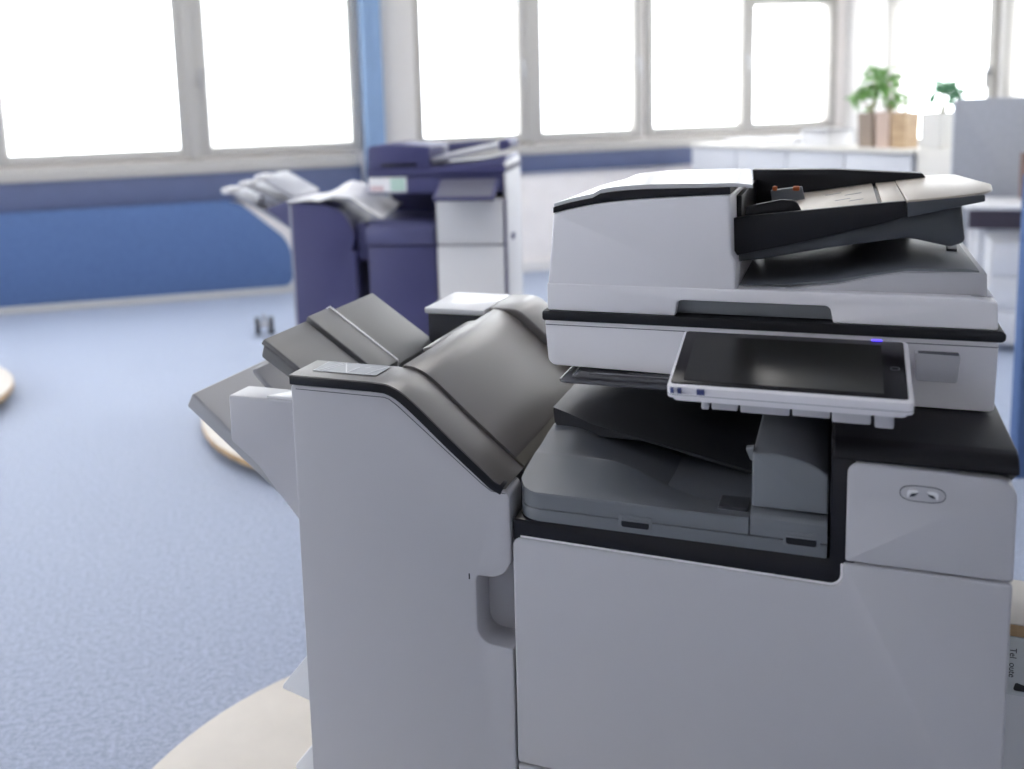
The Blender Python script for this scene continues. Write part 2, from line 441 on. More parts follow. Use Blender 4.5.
obj('emblem_plate', prism(oval, 'y', -.0005, .002), 'light', uc)
for sgn in (1, -1):
    cx = .4935 - sgn * .0098
    up = curve_pts([(-.0062, -.004), (-.0062, .002), (-.003, .0048), (.002, .005), (.0058, .0036)], 20)
    dn = curve_pts([(.0058, .0036), (.003, .001), (-.001, .0006), (-.0035, -.001), (-.0040, -.0045)], 16)
    P_ = [(cx + sgn * x, .872 + z) for x, z in up + dn[1:]]
    obj('emblem_swoosh', prism(P_, 'y', -.0030, .001, .0006, 2), 'white', uc)
    obj('emblem_shadow', prism([(cx + sgn * x, .872 + z) for x, z in ((-.0034, -.004), (-.001, -.0005), (.005, .0012), (.003, -.002), (.0005, -.0035))], 'y', -.0009, .001), 'slate', uc)
# gloss black top ledge (front edge rolled over)
tl = curve_pts([(.003, .903), (.006, .913), (.014, .921), (.026, .925)], 12) + [(.30, .925), (.30, .88), (.05, .88), (.012, .90)]
obj('top_ledge', prism(tl, 'x', .3985, .589, .004, 3, 40), 'ledge', cop)
# black frame around the cut-out
blk = fillet([(.002, .742, .004), (.425, .735, .004), (.425, .903, .012), (.3965, .912, .004), (.3965, .778, .004), (.002, .777, .003)], 8)
obj('black_frame', prism(blk, 'y', .004, .07, .003, 2), 'gloss', cop)
obj('cavity_floor', box((.006, .07, .752), (.41, .62, .776), .002), 'black', cop)
obj('cavity_back', box((.006, .56, .77), (.584, .64, .945), .002), 'black', cop)
obj('cavity_side', box((.396, .02, .775), (.452, .60, .921), .004), 'black', cop)
# tray base with the rolled front edge
def xl(y, r=.040, x0=.006):
    return x0 + (r - math.sqrt(max(0, r * r - max(0, r - y) ** 2))) * .9 if y < r else x0
def plan(x1, y1, y0=0.0):
    L = [(xl(y), y + y0) for y in [.04 * (1 - math.cos(PI / 2 * k / 10)) for k in range(11)]]
    return L + [(.006, y1), (x1, y1), (x1, y0)]
def fascia(z0, z1, a): 
    return prism(plan(a, .30), 'z', z0, z1, .0012, 2, 40)
low = obj('tray_base', fascia(.779, .7958, .394), 'mid', cop)
def R_top(x): return .8365 + (.796 - .8365) * ss(.105, .245, x)
YS = [0, .0012, .004, .012, .03, .05, .07, .088, .096, .100, .104, .112, .13, .15, .17, .19, .21, .25]
def tb_top(u, v):
    j = round(v * (len(YS) - 1)); y = YS[j]; a = xl(y); x = a + (.3045 - a) * u
    if y <= .1: z = .8185 + (R_top(x) - .8185) * (y / .1) ** .9 if y > .001 else .816
    else:
        back = .846 + (.800 - .846) * ss(.02, .27, x)
        z = R_top(x) - .014 * ss(.1, .125, y) * ss(.04, .12, x) + (back - R_top(x)) * ss(.11, .2, y)
    return (x, y, z)
def tb_base(u, v):
    x, y, z = tb_top(u, v); return (x, y, .7972)
obj('output_tray', solid_grid(40, len(YS) - 1, tb_top, tb_base), 'mid', cop, sharp=22)
lipb = prism([(.000, .7972), (.25, .7972), (.25, .828), (.03, .828), (.004, .824), (0, .820)], 'x', .3065, .394, .001, 2)
obj('side_tray_lip', lipb, 'mid', cop)
for a, b, z0, z1 in ((.146, .188, .785, .803), (.3445, .386, .790, .8085)):
    lt = obj('latch', prism(fillet([(a, z0, .004), (b, z0, .004), (b, z1, .003), (a, z1, .003)]), 'y', -.0012, .004, .0008), 'mid', low)
    obj('latch_recess', prism(fillet([(a + .0035, z0 + .0025, .003), (b - .0035, z0 + .0025, .003), (b - .0035, z1 - .007, .002), (a + .0035, z1 - .007, .002)]), 'y', -.0018, .003), 'black', low)
    obj('latch_lip', box((a + .004, -.003, z1 - .0075), (b - .004, .003, z1 - .0045), .001), 'side', low)
# grey side pillar with arched top
pt = curve_pts([(.3075, .897), (.320, .8985), (.340, .8985), (.362, .894), (.380, .887), (.3945, .877)], 24)
pil = fillet([(.3075, .829, 0)], 1) + [(.3945, .829)] + pt[::-1]
pl = obj('side_pillar', prism(pil, 'y', .012, .40, .006, 3, 35), 'side', cop)
obj('release_tab', prism(fillet([(.2985, .9, .002), (.309, .902, .001), (.309, .884, .001), (.3045, .885, .006)]), 'y', .02, .032, .001), 'side', pl)
obj('paper_stop_pad', prism([(.262, .801), (.30, .8015), (.30, .812), (.264, .811)], 'y', .045, .085, .002), 'dark', cop)
# black inclined exit tray with a thin lip
TT = [(.006, .873), (.03, .8655), (.064, .852), (.117, .8405), (.222, .8195), (.30, .803)]
TBt = [(.006, .850), (.012, .838), (.03, .834), (.086, .834), (.149, .833), (.222, .8145), (.30, .798)]
YY = [.2, .203, .21, .23, .26, .30, .34, .40, .48, .55]
def et_top(u, v):
    x = .006 + .298 * u; y = YY[round(v * 9)]
    z = interp(TT, x); back = interp([(.006, .873), (.08, .868), (.18, .85), (.30, .825)], x)
    z = z + (back - z) * ss(.2, .33, y)
    return (x, y, z)
def et_base(u, v):
    x, y, z = et_top(u, v); return (x + .002, y, min(interp(TBt, x), z - .003) if y < .24 else z - .02)
obj('exit_tray', solid_grid(40, 9, et_top, et_base), 'dark', cop, sharp=30)
# thin shelf plates below the scanner
sp = fillet([(.036, .118, .012), (.34, .118, .004), (.34, .56, .004), (.036, .56, .004)], 6)
sh = obj('shelf_plate', prism(sp, 'z', .9360, .9405, .0018, 2), 'shelf', cop)
sp = fillet([(.052, .130, .010), (.34, .130, .004), (.34, .56, .004), (.052, .56, .004)], 6)
n = prism(sp, 'z', .9405, .9450, .0012, 2)
for k in range(5):
    prism([(.075 + k * .05, .14 + .012 * k), (.34, .14 + .012 * k), (.34, .148 + .012 * k), (.085 + k * .05, .147 + .012 * k)], 'z', .9445, .9466, .0005, 1, bm=n)
obj('ribbed_plate', n, 'shelf', sh)
# scanner unit
scp = fillet([(.0115, .9500, .013), (.36, .9450, 0), (.36, .927, .002), (.5815, .927, .006), (.5835, 1.0175, .004), (.007, 1.0175, .004)], 8)
sc = obj('scanner_unit', prism(scp, 'y', .16, .66, .005, 3), 'pale', cop)
obj('front_groove', box((.008, .1592, 1.0095), (.5825, .162, 1.0105)), 'groove', sc)
pk = obj('card_pocket', prism(fillet([(.492, .964, .004), (.539, .964, .004), (.5415, 1.000, .002), (.491, 1.001, .002)]), 'y', .148, .163, .003, 2), 'light', sc)
obj('pocket_slot', box((.494, .1485, .9985), (.539, .156, 1.0018)), 'groove', pk)
obj('glass_frame', prism(fillet([(.005, 1.0175, .004), (.590, 1.0175, .006), (.590, 1.032, .006), (.005, 1.032, .004)]), 'y', .152, .665, .002, 2), 'black', cop)
# lid with document feeder
lid = fillet([(.012, 1.032, .004), (.193, 1.032, .002), (.196, 1.054, .008), (.390, 1.054, .008), (.394, 1.032, .002), (.5815, 1.032, .003), (.5795, 1.067, .004), (.55, 1.0715, .004), (.012, 1.0715, 0)], 6)
df = obj('feeder_lid', prism(lid, 'y', .157, .19, .003, 3), 'pale', cop)
obj('lid_plate', box((.013, .185, 1.0325), (.579, .66, 1.0705), .004), 'pale', df)
obj('grip_recess', box((.19, .172, 1.033), (.397, .188, 1.056), .002), 'side', df)
ft = curve_pts([(.0225, 1.1715), (.05, 1.179), (.09, 1.1865), (.145, 1.1925), (.225, 1.197), (.2645, 1.1985)], 24)
hs = [(.0125, 1.066), (.2735, 1.066), (.2715, 1.11), (.2665, 1.118)] + ft[::-1]
fh = obj('feeder_housing', prism(hs, 'y', .158, .46, .004, 3, 35), 'pale', df)
fl = [(x, z + .0005) for x, z in ft]
st = [(x, z + .0090 + .005 * ss(.078, .092, x) * (1 - .75 * ss(.10, .25, x))) for x, z in ft]
obj('black_seam', prism(fl + st[::-1], 'y', .159, .455, .001), 'gloss', df)
tp = [(x, z + .0090 + .005 * ss(.078, .092, x) * (1 - .75 * ss(.10, .25, x))) for x, z in ft] + [(.292, 1.207)]
tp2 = [(x, z + .0045 + .0015 * math.sin(PI * (x - .02) / .27)) for x, z in tp]
n = prism(tp + tp2[::-1], 'y', .165, .435, 0)
for v in n.verts:
    if v.co.x > .28 and v.co.y > .3: v.co.x -= .024
obj('feeder_top_cover', n, 'topwhite', df)
# feeder wall and document tray
wl = [(.260, 1.109), (.2575, 1.161), (.281, 1.166)] + [(.455, 1.185), (.4765, 1.187), (.4785, 1.167), (.456, 1.159), (.353, 1.131)]
obj('feeder_front_wall', prism(wl, 'y', .197, .207, .0012, 2, 50), 'black', df)
gd = fillet([(.2785, 1.160, 0), (.2795, 1.1775, .004), (.325, 1.187, .01), (.345, 1.186, .012), (.352, 1.170, .002)], 8)
obj('document_guide', prism(gd, 'y', .212, .217, .0008, 1, 50), 'gloss', df)
bk = obj('rear_document_guide', prism(fillet([(.305, 1.15, 0), (.300, 1.183, .002), (.345, 1.189, .002), (.352, 1.158, 0)]), 'y', .392, .402, .002), 'side', df)
for a, b in ((.303, .310), (.332, .342)): obj('orange_mark', box((a, .390, 1.182), (b, .396, 1.1895), .002), 'orange', df)
trp = [(.300, 1.158), (.346, 1.1695), (.444, 1.184)]
obj('document_tray', prism(strip(trp, .006), 'y', .206, .55, .001), 'feeder', df)
obj('document_tray', prism(strip([(.449, 1.1845), (.4765, 1.187)], .006), 'y', .206, .55, .001), 'feeder', df)
obj('tray_slot', prism(strip([(.440, 1.179), (.452, 1.1805)], .004), 'y', .206, .55), 'black', df)
for k, (x, y, l) in enumerate(((.392, .30, .02), (.405, .36, .022), (.378, .40, .022), (.41, .27, .018))):
    n = prism([(x, y), (x + l, y + .006), (x + l, y + .010), (x, y + .004)], 'z', -.002, .0004, 0)
    for v in n.verts: v.co.z += interp([(.346, 1.1695), (.444, 1.184)], v.co.x)
    obj('guide_slit', n, 'side', df)
ex = fillet([(.4775, .196, .002), (.574, .196, .045), (.584, .30, .06), (.558, .52, .06), (.4775, .56, .003)], 8)
def shear(bm, z0, k, x0):
    for v in bm.verts: v.co.z += (v.co.x - x0) * k
    return bm
obj('tray_extension', shear(prism(ex, 'z', 1.1845, 1.1880, .0012, 2, 40), 0, .11, .4775), 'feeder', df)
obj('extension_side', prism([(.4790, 1.1665), (.4785, 1.1855), (.5650, 1.1950), (.5655, 1.1870)], 'y', .194, .206, .001), 'slate', df)
gp = fillet([(.262, 1.100, 0), (.262, 1.112, 0), (.353, 1.1325, 0), (.456, 1.160, 0), (.481, 1.167, 0), (.5415, 1.181, .003), (.547, 1.133, .008), (.53, 1.127, .01), (.482, 1.138, .05), (.388, 1.123, .08), (.30, 1.105, 0)], 6)
obj('tray_underside', prism(gp, 'y', .2085, .50, .003, 2, 40), 'slate', df)
fw = [(.275, 1.074), (.265, 1.207), (.39, 1.206), (.515, 1.1985), (.52, 1.192), (.50, 1.17), (.50, 1.10), (.42, 1.09)]
obj('feeder_rear_wall', prism(fw, 'y', .50, .53, .001), 'black', df)  # lower part extended to stop light coming through from behind
obj('feeder_throat', box((.262, .24, 1.09), (.272, .52, 1.19), .001), 'black', df)
hp = [(.274, 1.070), (.33, 1.071), (.398, 1.0795), (.44, 1.090), (.479, 1.0975), (.569, 1.0985), (.570, 1.071)]
obj('delivery_tray', prism(hp, 'y', .176, .60, .003, 2, 40), 'light', df)
hp = [(.274, 1.073), (.33, 1.0755), (.398, 1.084), (.44, 1.0935), (.479, 1.1010), (.545, 1.1025), (.562, 1.1005), (.562, 1.085), (.274, 1.071)]
obj('delivery_ramp', prism(hp, 'y', .188, .60, .0015, 2, 40), 'mid', df)
obj('delivery_stop', prism([(.538, .34), (.551, .34), (.558, .43), (.544, .43)], 'z', 1.10, 1.1055, .001), 'dark', df)
# touch panel, tilted 13.5 degrees from flat
pn_n = Vector((0, -.23310952, .97245049)); pn_y = Vector((0, .97245049, .23310952))
PM = Matrix(((1, 0, 0, .216), (0, pn_y.y, pn_n.y, .1), (0, pn_y.z, pn_n.z, 1.025), (0, 0, 0, 1)))
def onp(bm): bm.transform(PM); return bm
def pbox(x0, d0, x1, d1, h0, h1, r=0, rad=.006):
    return onp(prism(fillet([(x0, -d1, rad), (x1, -d1, rad), (x1, -d0, rad), (x0, -d0, rad)], 5), 'z', h0, h1, r, 2, 40))
cp = obj('control_panel', pbox(-.0025, -.001, .2628, .149, -.0155, .0, .0016, .006), 'pale', cop)
obj('panel_seam', pbox(-.0027, -.0012, .2630, .1492, -.0110, -.0104, 0, .006), 'side', cp)
obj('panel_back', pbox(.002, .006, .258, .145, -.022, -.014, .003, .008), 'pale', cp)
obj('panel_glass', pbox(.0012, .003, .2575, .1415, -.001, .0012, .0004, .004), 'glass', cp)
obj('display', pbox(.0147, .0155, .2328, .1335, .001, .0015, 0, .001), 'screen', cp)
obj('status_light', pbox(.2225, .0005, .2345, .0045, .0006, .0022, .0005, .001), 'led', cp)
hb = bmesh.new(); bmesh.ops.create_circle(hb, segments=28, radius=.0042)
rg = ring((0, 0), .0040, .0030, .0010, 0, .0004); rg.transform(Matrix.Rotation(R(90), 4, 'X')); rg.transform(Matrix.Translation((.2461, -.0735, .0014))); hb.free()
obj('home_button', onp(rg), 'slate', cp)
for a, b in ((.0022, .0062), (.0105, .0148), (.0325, .0415)):
    obj('usb_mark', onp(box((a, -.1520, -.0075), (b, -.1490, -.0006), .0004)), 'usb', cp)
for a, b, h in ((.034, .043, .041), (.046, .076, .040), (.079, .134, .041), (.137, .178, .040), (.180, .221, .044), (.225, .245, .047)):
    obj('panel_bracket', onp(box((a, -.128, -h), (b, -.05, -.0215), .002)), 'light', cp)
obj('panel_arm', box((.27, .09, .965), (.45, .17, 1.005), .004), 'pale', cp)

# ------------------------------------------------------------------ finisher docked on the left
fin = thing('sheet_finisher', 'tall grey finishing unit with bronze sloping cover docked at the left of the foreground copier', 'finisher', (-.163, .31, ZB0))
fc = fillet([(-.3285, .10, .006), (-.001, .10, .012), (-.001, .8165, .012), (-.0240, .8175, .03), (-.170, .9375, .03), (-.3285, .9390, .006)], 8)
# notch of the pull grip on the right edge
i0 = next(i for i, p in enumerate(fc) if p[0] > -.002 and p[1] > .3)
gr = [(-.001, .588), (-.030, .590)] + [(-.030 + .022 * math.cos(t), .612 + .022 * math.sin(t)) for t in [-PI / 2 - PI / 2 * k / 6 for k in range(1, 7)]] + \
     curve_pts([(-.052, .680), (-.050, .687), (-.046, .6885), (-.030, .689), (-.014, .695), (-.005, .706), (-.001, .717)], 18)
fcn = fc[:i0] + gr + fc[i0:]
FC = obj('front_cover', prism(fcn, 'y', 0, .055, .005, 3, 40), 'light', fin)
obj('grip_recess', box((-.062, .0515, .57), (-.0035, .0552, .735), .001), 'light', fin)
obj('slot_mark', box((-.0625, -.0006, .682), (-.0607, .002, .690)), 'black', FC)
obj('cover_seam', prism(strip([(-.320, .9335), (-.180, .9322), (-.172, .9300), (-.160, .9220), (-.040, .8235), (-.026, .8140), (-.006, .8125)], .0011), 'y', -.0007, .003), 'groove', FC)
bd = fillet([(-.322, ZB0, .004), (-.004, ZB0, .004), (-.004, .815, .01), (-.025, .817, .03), (-.170, .932, .03), (-.322, .932, .006)], 8)
obj('finisher_body', prism(bd, 'y', .0555, .10, .003), 'slate', fin)
bd = fillet([(-.315, ZB0, .004), (-.004, ZB0, .004), (-.004, .815, .01), (-.025, .817, .03), (-.170, .932, .03), (-.20, .932, 0), (-.20, .90, 0), (-.315, .82, 0)], 6)
obj('finisher_rear_body', prism(bd, 'y', .10, .61, .003), 'dark', fin)
# sloping top cover in three strips
def prof(dx=0.0, dz=0.0):
    return curve_pts([(-.190 + dx, .952 + dz), (-.172 + dx, .950 + dz), (-.150 + dx, .9395 + dz), (-.122 + dx, .917 + dz), (-.077 + dx, .877 + dz), (-.020 + dx, .829 + dz)], 40)
f1 = [(-.3295, .9535), (-.195, .9525)] + prof()[1:] + [(-.006, .8185), (-.022, .8175)]
lowr = [(x - .0055, z - .0125) for x, z in prof()[::-1]] + [(-.195, .9395), (-.3295, .9395)]
CV = obj('top_cover', prism(f1 + lowr[1:], 'y', -.001, .084, .0025, 3, 50), 'cover', fin)
fe = [(-.3288, .9520), (-.200, .9510)] + [(x - .001, z - .0015) for x, z in prof()[1:]] + [(-.008, .8215)]
ed = strip(fe, .0125)
obj('cover_shade_edge', prism(ed, 'y', -.0022, .02, .0008, 2, 50), 'gloss', fin)  # black strip paints the shade on the cover's front face
p2 = [(x + .0025, z + .0025) for x, z in prof()]
l2 = [(x - .005, z - .010) for x, z in prof()]
big = p2 + [(-.022, .8295), (-.026, .818)] + l2[::-1]
obj('hinged_cover', prism(big, 'y', .0865, .498, .002, 3, 60), 'cover', fin)
obj('cover_toe', prism([(-.0245, .8360), (-.0060, .8200), (-.0050, .8100), (-.030, .815), (-.0285, .8375)], 'y', .0868, .50, .0015, 2), 'toe', fin)  # separate toe piece whose lighter tan paints in a reflection
obj('cover_lip', prism([(-.205, .951), (-.188, .9545), (-.186, .945), (-.205, .944)], 'y', .20, .40, .001), 'cover', fin)
obj('rear_cover', prism([(-.199, .9555), (-.160, .9560), (-.147, .9545), (-.135, .9490), (-.122, .938), (-.077, .899), (-.004, .838), (-.004, .81), (-.09, .87), (-.16, .92), (-.199, .92)], 'y', .502, .64, .004, 3, 50), 'cover', fin)
wb = obj('rear_top_block', box((-.318, .478, .944), (-.20, .638, .9555), .003), 'white', fin)
obj('rear_block_base', box((-.314, .484, .80), (-.20, .634, .9445), .004), 'dark', fin)
# icon sheet with line triangles on the front of the cover
ic = obj('icon_sheet', box((-.306, .027, .9534), (-.204, .078, .9540)), 'icon', CV)
n = bmesh.new()
def line(x0, y0, x1, y1, w=.0012):
    d = Vector((x1 - x0, y1 - y0)).normalized(); p = Vector((-d.y, d.x)) * w / 2
    prism([(x0 + p.x, y0 + p.y), (x1 + p.x, y1 + p.y), (x1 - p.x, y1 - p.y), (x0 - p.x, y0 - p.y)], 'z', .9539, .9543, 0, bm=n)
for q in ((-.306, .027, -.204, .027), (-.204, .027, -.204, .078), (-.204, .078, -.306, .078), (-.306, .078, -.306, .027), (-.300, .030, -.282, .076), (-.276, .076, -.252, .029), (-.292, .030, -.276, .074), (-.252, .029, -.246, .060), (-.236, .058, -.230, .066), (-.232, .066, -.224, .066), (-.206, .076, -.222, .030)):
    line(*q, .0020 if q[0] != q[2] and q[1] != q[3] else .0010)
obj('icon_lines', n, 'iconline', ic, smooth=False)
# upper output tray: three bands in depth, falling towards the machine
def trayband(y0, y1, dz, xr=-.305, xo=-.434, zo=.975, sl=.69, th=.022, r=.004, off=.006):
    P_ = [(xo, zo + dz), (xr, zo + dz - sl * (xr - xo)), (xr, zo + dz - sl * (xr - xo) - .02), (xo - off, zo + dz - th)]
    return prism(P_, 'y', y0, y1, r, 3, 30)
UT = obj('upper_output_tray', trayband(.10, .500, -.006), 'tray', fin)
obj('tray_surface', trayband(.102, .238, .001, th=.008, r=.002), 'tray', UT)
obj('raised_tray_step', trayband(.243, .324, .008, th=.013, r=.002), 'tray', UT)
obj('tray_surface', trayband(.3245, .498, .0005, th=.008, r=.002), 'tray', UT)
obj('pale_step_edge', trayband(.3200, .3262, .0095, th=.004, r=.001), 'white', UT)
LT = obj('lower_output_tray', trayband(.105, .56, 0, xr=-.30, xo=-.580, zo=.876, sl=.84, th=.024, off=.013), 'lowtray', fin)
obj('paper_flap', prism(strip([(-.517, .898), (-.512, .890), (-.495, .872), (-.45, .838), (-.33, .745)], .010), 'y', .20, .42, .004, 3), 'lowtray', LT)
cr = [(-.4715, .8965), (-.472, .826)] + curve_pts([(-.471, .822), (-.452, .808), (-.425, .786), (-.395, .750), (-.361, .7105), (-.318, .655)], 20)[0:] + [(-.318, .8965)]
obj('tray_carriage', prism(cr, 'y', .050, .108, .004, 3, 40), 'light', fin)
cr2 = curve_pts([(-.462, .815), (-.452, .803), (-.425, .781), (-.395, .745), (-.361, .7055), (-.318, .650)], 20)
obj('carriage_underside', prism(cr2 + [(x + .006, z - .02) for x, z in cr2[::-1]], 'y', .104, .24, .003, 2, 40), 'lowtray', fin)
obj('carriage_tab', prism([(-.405, .055), (-.32, .055), (-.32, .105), (-.365, .105)], 'z', .896, .9005, .001), 'white', fin)
for zt, xt in ((.392, -.433), (.2525, -.417)):
    k = prism([(xt, zt - .004), (xt + .002, zt + .003), (-.318, zt + (-.318 - xt) * 1.25), (-.318, zt - .032), (-.36, zt - .02)], 'y', .09, .19, .003, 2)
    obj('bin_bracket', k, 'white', fin)

# ------------------------------------------------------------------ round floor boards
def disc(name, c, r, z0, z1, label, seg=96):
    o = thing(name, label, 'floor board', (c[0], c[1], 0))
    obj('board', cyl((0, 0, (z0 + .001 + z1) / 2), r - .0005, z1 - z0 - .001, seg, bev=.002), 'birch', o, local=True, sharp=30)
    obj('laminate_top', cyl((0, 0, z1 + .0005), r - .003, .002, seg), 'board', o, local=True)
    obj('underframe', cyl((0, 0, z0 / 2 + .0005), r * .86, z0, 48), 'rubber', o, local=True)
    return o
disc('round_floor_board', (-.0835, .237), .752, .022, .052, 'round cream floor board under the foreground copier')
disc('round_floor_board', (-1.20, 2.74), 1.05, .036, .060, 'round cream floor board with birch edge under the dark copier at the back')
disc('round_floor_board', (-3.89, 1.81), .80, .045, .075, 'white round floor board cut off at the left of the carpet')

# ------------------------------------------------------------------ dark copier at the back
BO = Vector((-1.40519, 2.4529, .0625)); BA = R(10)
bc = thing('office_copier', 'dark navy office copier with white right door standing at the back', 'copier', BO, BA)
dz = -BO.z
def B(name, bm, m, parent=None, **k):
    bm.transform(Matrix.Translation((0, 0, dz))); return obj(name, bm, m, parent or bc, local=True, **k)
B('cabinet_body', box((.005, .02, .063), (.58, .46, .80), .01), 'navy')
B('front_door', box((.004, 0, .10), (.292, .02, .765), .008), 'navy')
B('tray_front', box((-.002, -.01, .768), (.292, .03, .848), .01), 'navy2')
B('right_door', box((.297, -.004, .10), (.572, .02, .764), .008), 'bgwhite')
B('right_cover', box((.297, -.004, .768), (.572, .3, .95), .010), 'bgwhite')
B('output_tray', prism([(.01, .87), (.30, .85), (.30, .83), (.01, .83)], 'y', .02, .42, .004), 'navy2')
B('back_wall', box((.005,   .41, .80), (.58, .455, 1.03), .004), 'navy')
B('side_panel', box((.574, .02, .063), (.588, .44, 1.10), .006), 'bgwhite')
n = box((.5735, .0, .10), (.5775, .03, .95)); B('side_gap', n, 'navy')
B('side_latch', prism(fillet([(.10, .775, .01), (.16, .775, .01), (.16, .80, .01), (.10, .80, .01)]), 'x', .588, .597, .002), 'navy2')
B('scanner_unit', box((.004, .03, .975), (.585, .46, 1.05), .008), 'navy')
lbl = B('paper_label', box((.012, .0275, .983), (.172, .0305, 1.045), .001), 'paper')
B('pale_green_print', box((.105, .0268, .988), (.166, .0285, 1.040)), 'green', lbl)
B('pale_pink_print', box((.018, .0268, .988), (.075, .0285, 1.010)), 'pinkbox', lbl)
adf = B('feeder_lid', box((.008, .02, 1.05), (.588, .46, 1.085), .006), 'navy')
B('feeder_housing', prism(fillet([(.012, 1.07, .004), (.275, 1.07, 0), (.275, 1.165, .01), (.10, 1.178, .03), (.014, 1.172, .02)]), 'y', .02, .44, .006), 'navy', adf)
B('front_slot', box((.07, .016, 1.088), (.22, .024, 1.10), .002), 'black', adf)
B('document_tray', prism(strip([(.27, 1.118), (.40, 1.14), (.575, 1.172)], .014), 'y', .04, .43, .004), 'traylight', adf)
B('tray_guide', prism(fillet([(.29, 1.125, 0), (.29, 1.165, .01), (.40, 1.172, .01), (.52, 1.168, 0)]), 'y', .33, .36, .004), 'navy2', adf)
B('delivery_tray', prism([(.275, 1.085), (.45, 1.098), (.58, 1.12), (.588, 1.085)], 'y', .03, .44, .004), 'navy2', adf)
B('end_stop', prism(fillet([(.555, 1.14, .01), (.598, 1.15, .01), (.598, 1.185, .012), (.555, 1.182, .01)]), 'y', .03, .3, .004), 'navy', adf)
pn = B('control_panel', prism([(-.115, .955), (-.13, .967), (.018, 1.036), (.028, 1.020)], 'x', .310, .555, .006), 'navy')
B('panel_screen', prism([(-.120, .9735), (-.1195, .9745), (.008, 1.0335), (.010, 1.0325)], 'x', .322, .543, .0005), 'bggrey', pn)

bf = thing('sheet_finisher', 'navy finishing unit with pale fanned trays left of the dark copier at the back', 'finisher', BO + Matrix.Rotation(BA, 3, 'Z') @ Vector((-.19, 0, 0)), BA)
def F(name, bm, m, parent=None, **k):
    bm.transform(Matrix.Translation((.19, 0, dz))); return obj(name, bm, m, parent or bf, local=True, **k)
fp = fillet([(-.322, .063, .004), (-.050, .063, .004), (-.050, .79, .01)], 4) + curve_pts([(-.052, .80), (-.066, .85), (-.10, .90), (-.15, .928), (-.21, .940), (-.322, .945)], 24)
F('front_cover', prism(fp, 'y', 0, .03, .004, 2, 40), 'navy')
F('finisher_body', prism([(x * .985 - .003, z - .004) for x, z in fp], 'y', .03, .55, .003, 2, 40), 'navy')
F('side_edge', box((-.336, .01, .063), (-.322, .50, .945), .004), 'traylight')
F('bridge_unit', box((-.048, .03, .70), (-.002, .5, .86), .006), 'navy')
for k, (zt, xo) in enumerate(((1.052, -.49), (1.022, -.575), (.995, -.67), (.955, -.545))):
    t = F('output_tray', prism([(xo, zt), (xo + .006, zt + .010), (-.33, zt - .55 * (-.33 - xo) + .01), (-.33, zt - .55 * (-.33 - xo) - .012)], 'y', .06 + .03 * k, .40, .005, 2), 'traylight')
    F('tray_tip', box((xo - .012, .05 + .03 * k, zt - .016), (xo + .035, .16 + .03 * k, zt + .012), .009, 3), 'bgwhite', t)
F('tray_carriage', prism([(-.334, .96), (-.334, .80), (-.41, .875), (-.47, .915)], 'y', .07, .40, .006), 'navy2')

# loose white sheets draped over the back finisher
def sheet_pt(u, v):
    x = -.335 + .405 * u; y = -.012 + .36 * v
    z = interp([(-.335, .950), (-.2, .952), (-.13, .985), (-.06, .97), (0, .915), (.06, .880), (.105, .872)], x)
    z += .012 * math.sin(9 * u + 5 * v) * math.sin(7 * v + 2) * min(1, u * 3) + .018 * ss(.3, .8, v) * ss(.1, .4, u)
    return (x, y, z)
n = solid_grid(36, 14, lambda u, v: (lambda p: (p[0], p[1], p[2] + .006))(sheet_pt(u, v)), sheet_pt)
n.transform(Matrix.Translation((0, 0, dz))); n.transform(Matrix.Rotation(BA, 4, 'Z')); n.transform(Matrix.Translation(BO))
tag(obj('paper_sheet', n, 'paper'), 'rumpled white paper draped over the navy finishing unit at the back', 'paper')
# ------------------------------------------------------------------ twin caster on the carpet
tw = thing('twin_wheel_caster', 'small dark twin-wheel caster on the carpet beyond the paper trays', 'caster', (-2.79, 3.82, 0), R(-57.7))
for y in (-.04, .04):
    n = cyl((0, y, .055), .054, .03, 32, 'y', bev=.006)
    obj('wheel', n, 'rubber', tw, local=True)
obj('fork', box((-.02, -.024, .045), (.02, .024, .075), .006), 'bgwhite', tw, local=True)
obj('stem', cyl((0, 0, .10), .010, .055, 16), 'metal', tw, local=True)

# ------------------------------------------------------------------ row of low white cabinets and what stands on them
A0 = Vector((-.67, 6.66, 0)); B0 = Vector((.775, 5.245, 0)); dd = (B0 - A0); LN = dd.length; ANG = math.atan2(dd.y, dd.x); dn = dd.normalized(); bn = Vector((-dn.y, dn.x, 0))
proto = None
cl = ['white low cabinet at the far end of the row nearest the window wall', 'second white low cabinet from the window wall in the row', 'third white low cabinet from the window wall, under the planters', 'white low cabinet at the near end of the row beside the cream cupboard']
def copy_tree(o, parent=None):
    c = o.copy(); COL.objects.link(c); c.parent = parent
    for ch in list(o.children): copy_tree(ch, c)
    return c
for i in range(4):
    if proto is None:
        proto = thing('low_cabinet', cl[0], 'cabinet', A0, ANG, 'white low cabinets in a row'); w = LN / 4
        obj('cabinet_body', box((.002, .02, .0), (w - .002, .40, .945), .003), 'cab', proto, local=True)
        d = obj('cabinet_door', box((.005, 0, .06), (w - .005, .02, .94), .003), 'cab', proto, local=True)
        obj('door_handle', box((w - .06, -.02, .70), (w - .05, 0, .80), .003), 'metal', d, local=True)
        o = proto
    else: o = copy_tree(proto)
    o.location = A0 + dn * (LN / 4 * i); o['label'] = cl[i]
ct = thing('cabinet_top', 'long cream worktop lying across the row of white low cabinets', 'worktop', A0 + Vector((0, 0, .946)), ANG)
obj('slab', box((-.01, -.015, 0), (LN + .01, .41, .022), .004), 'creamcab', ct, local=True)
def onrow(s, d, z=.9685): p = A0 + dn * s + bn * d; return Vector((p.x, p.y, z))
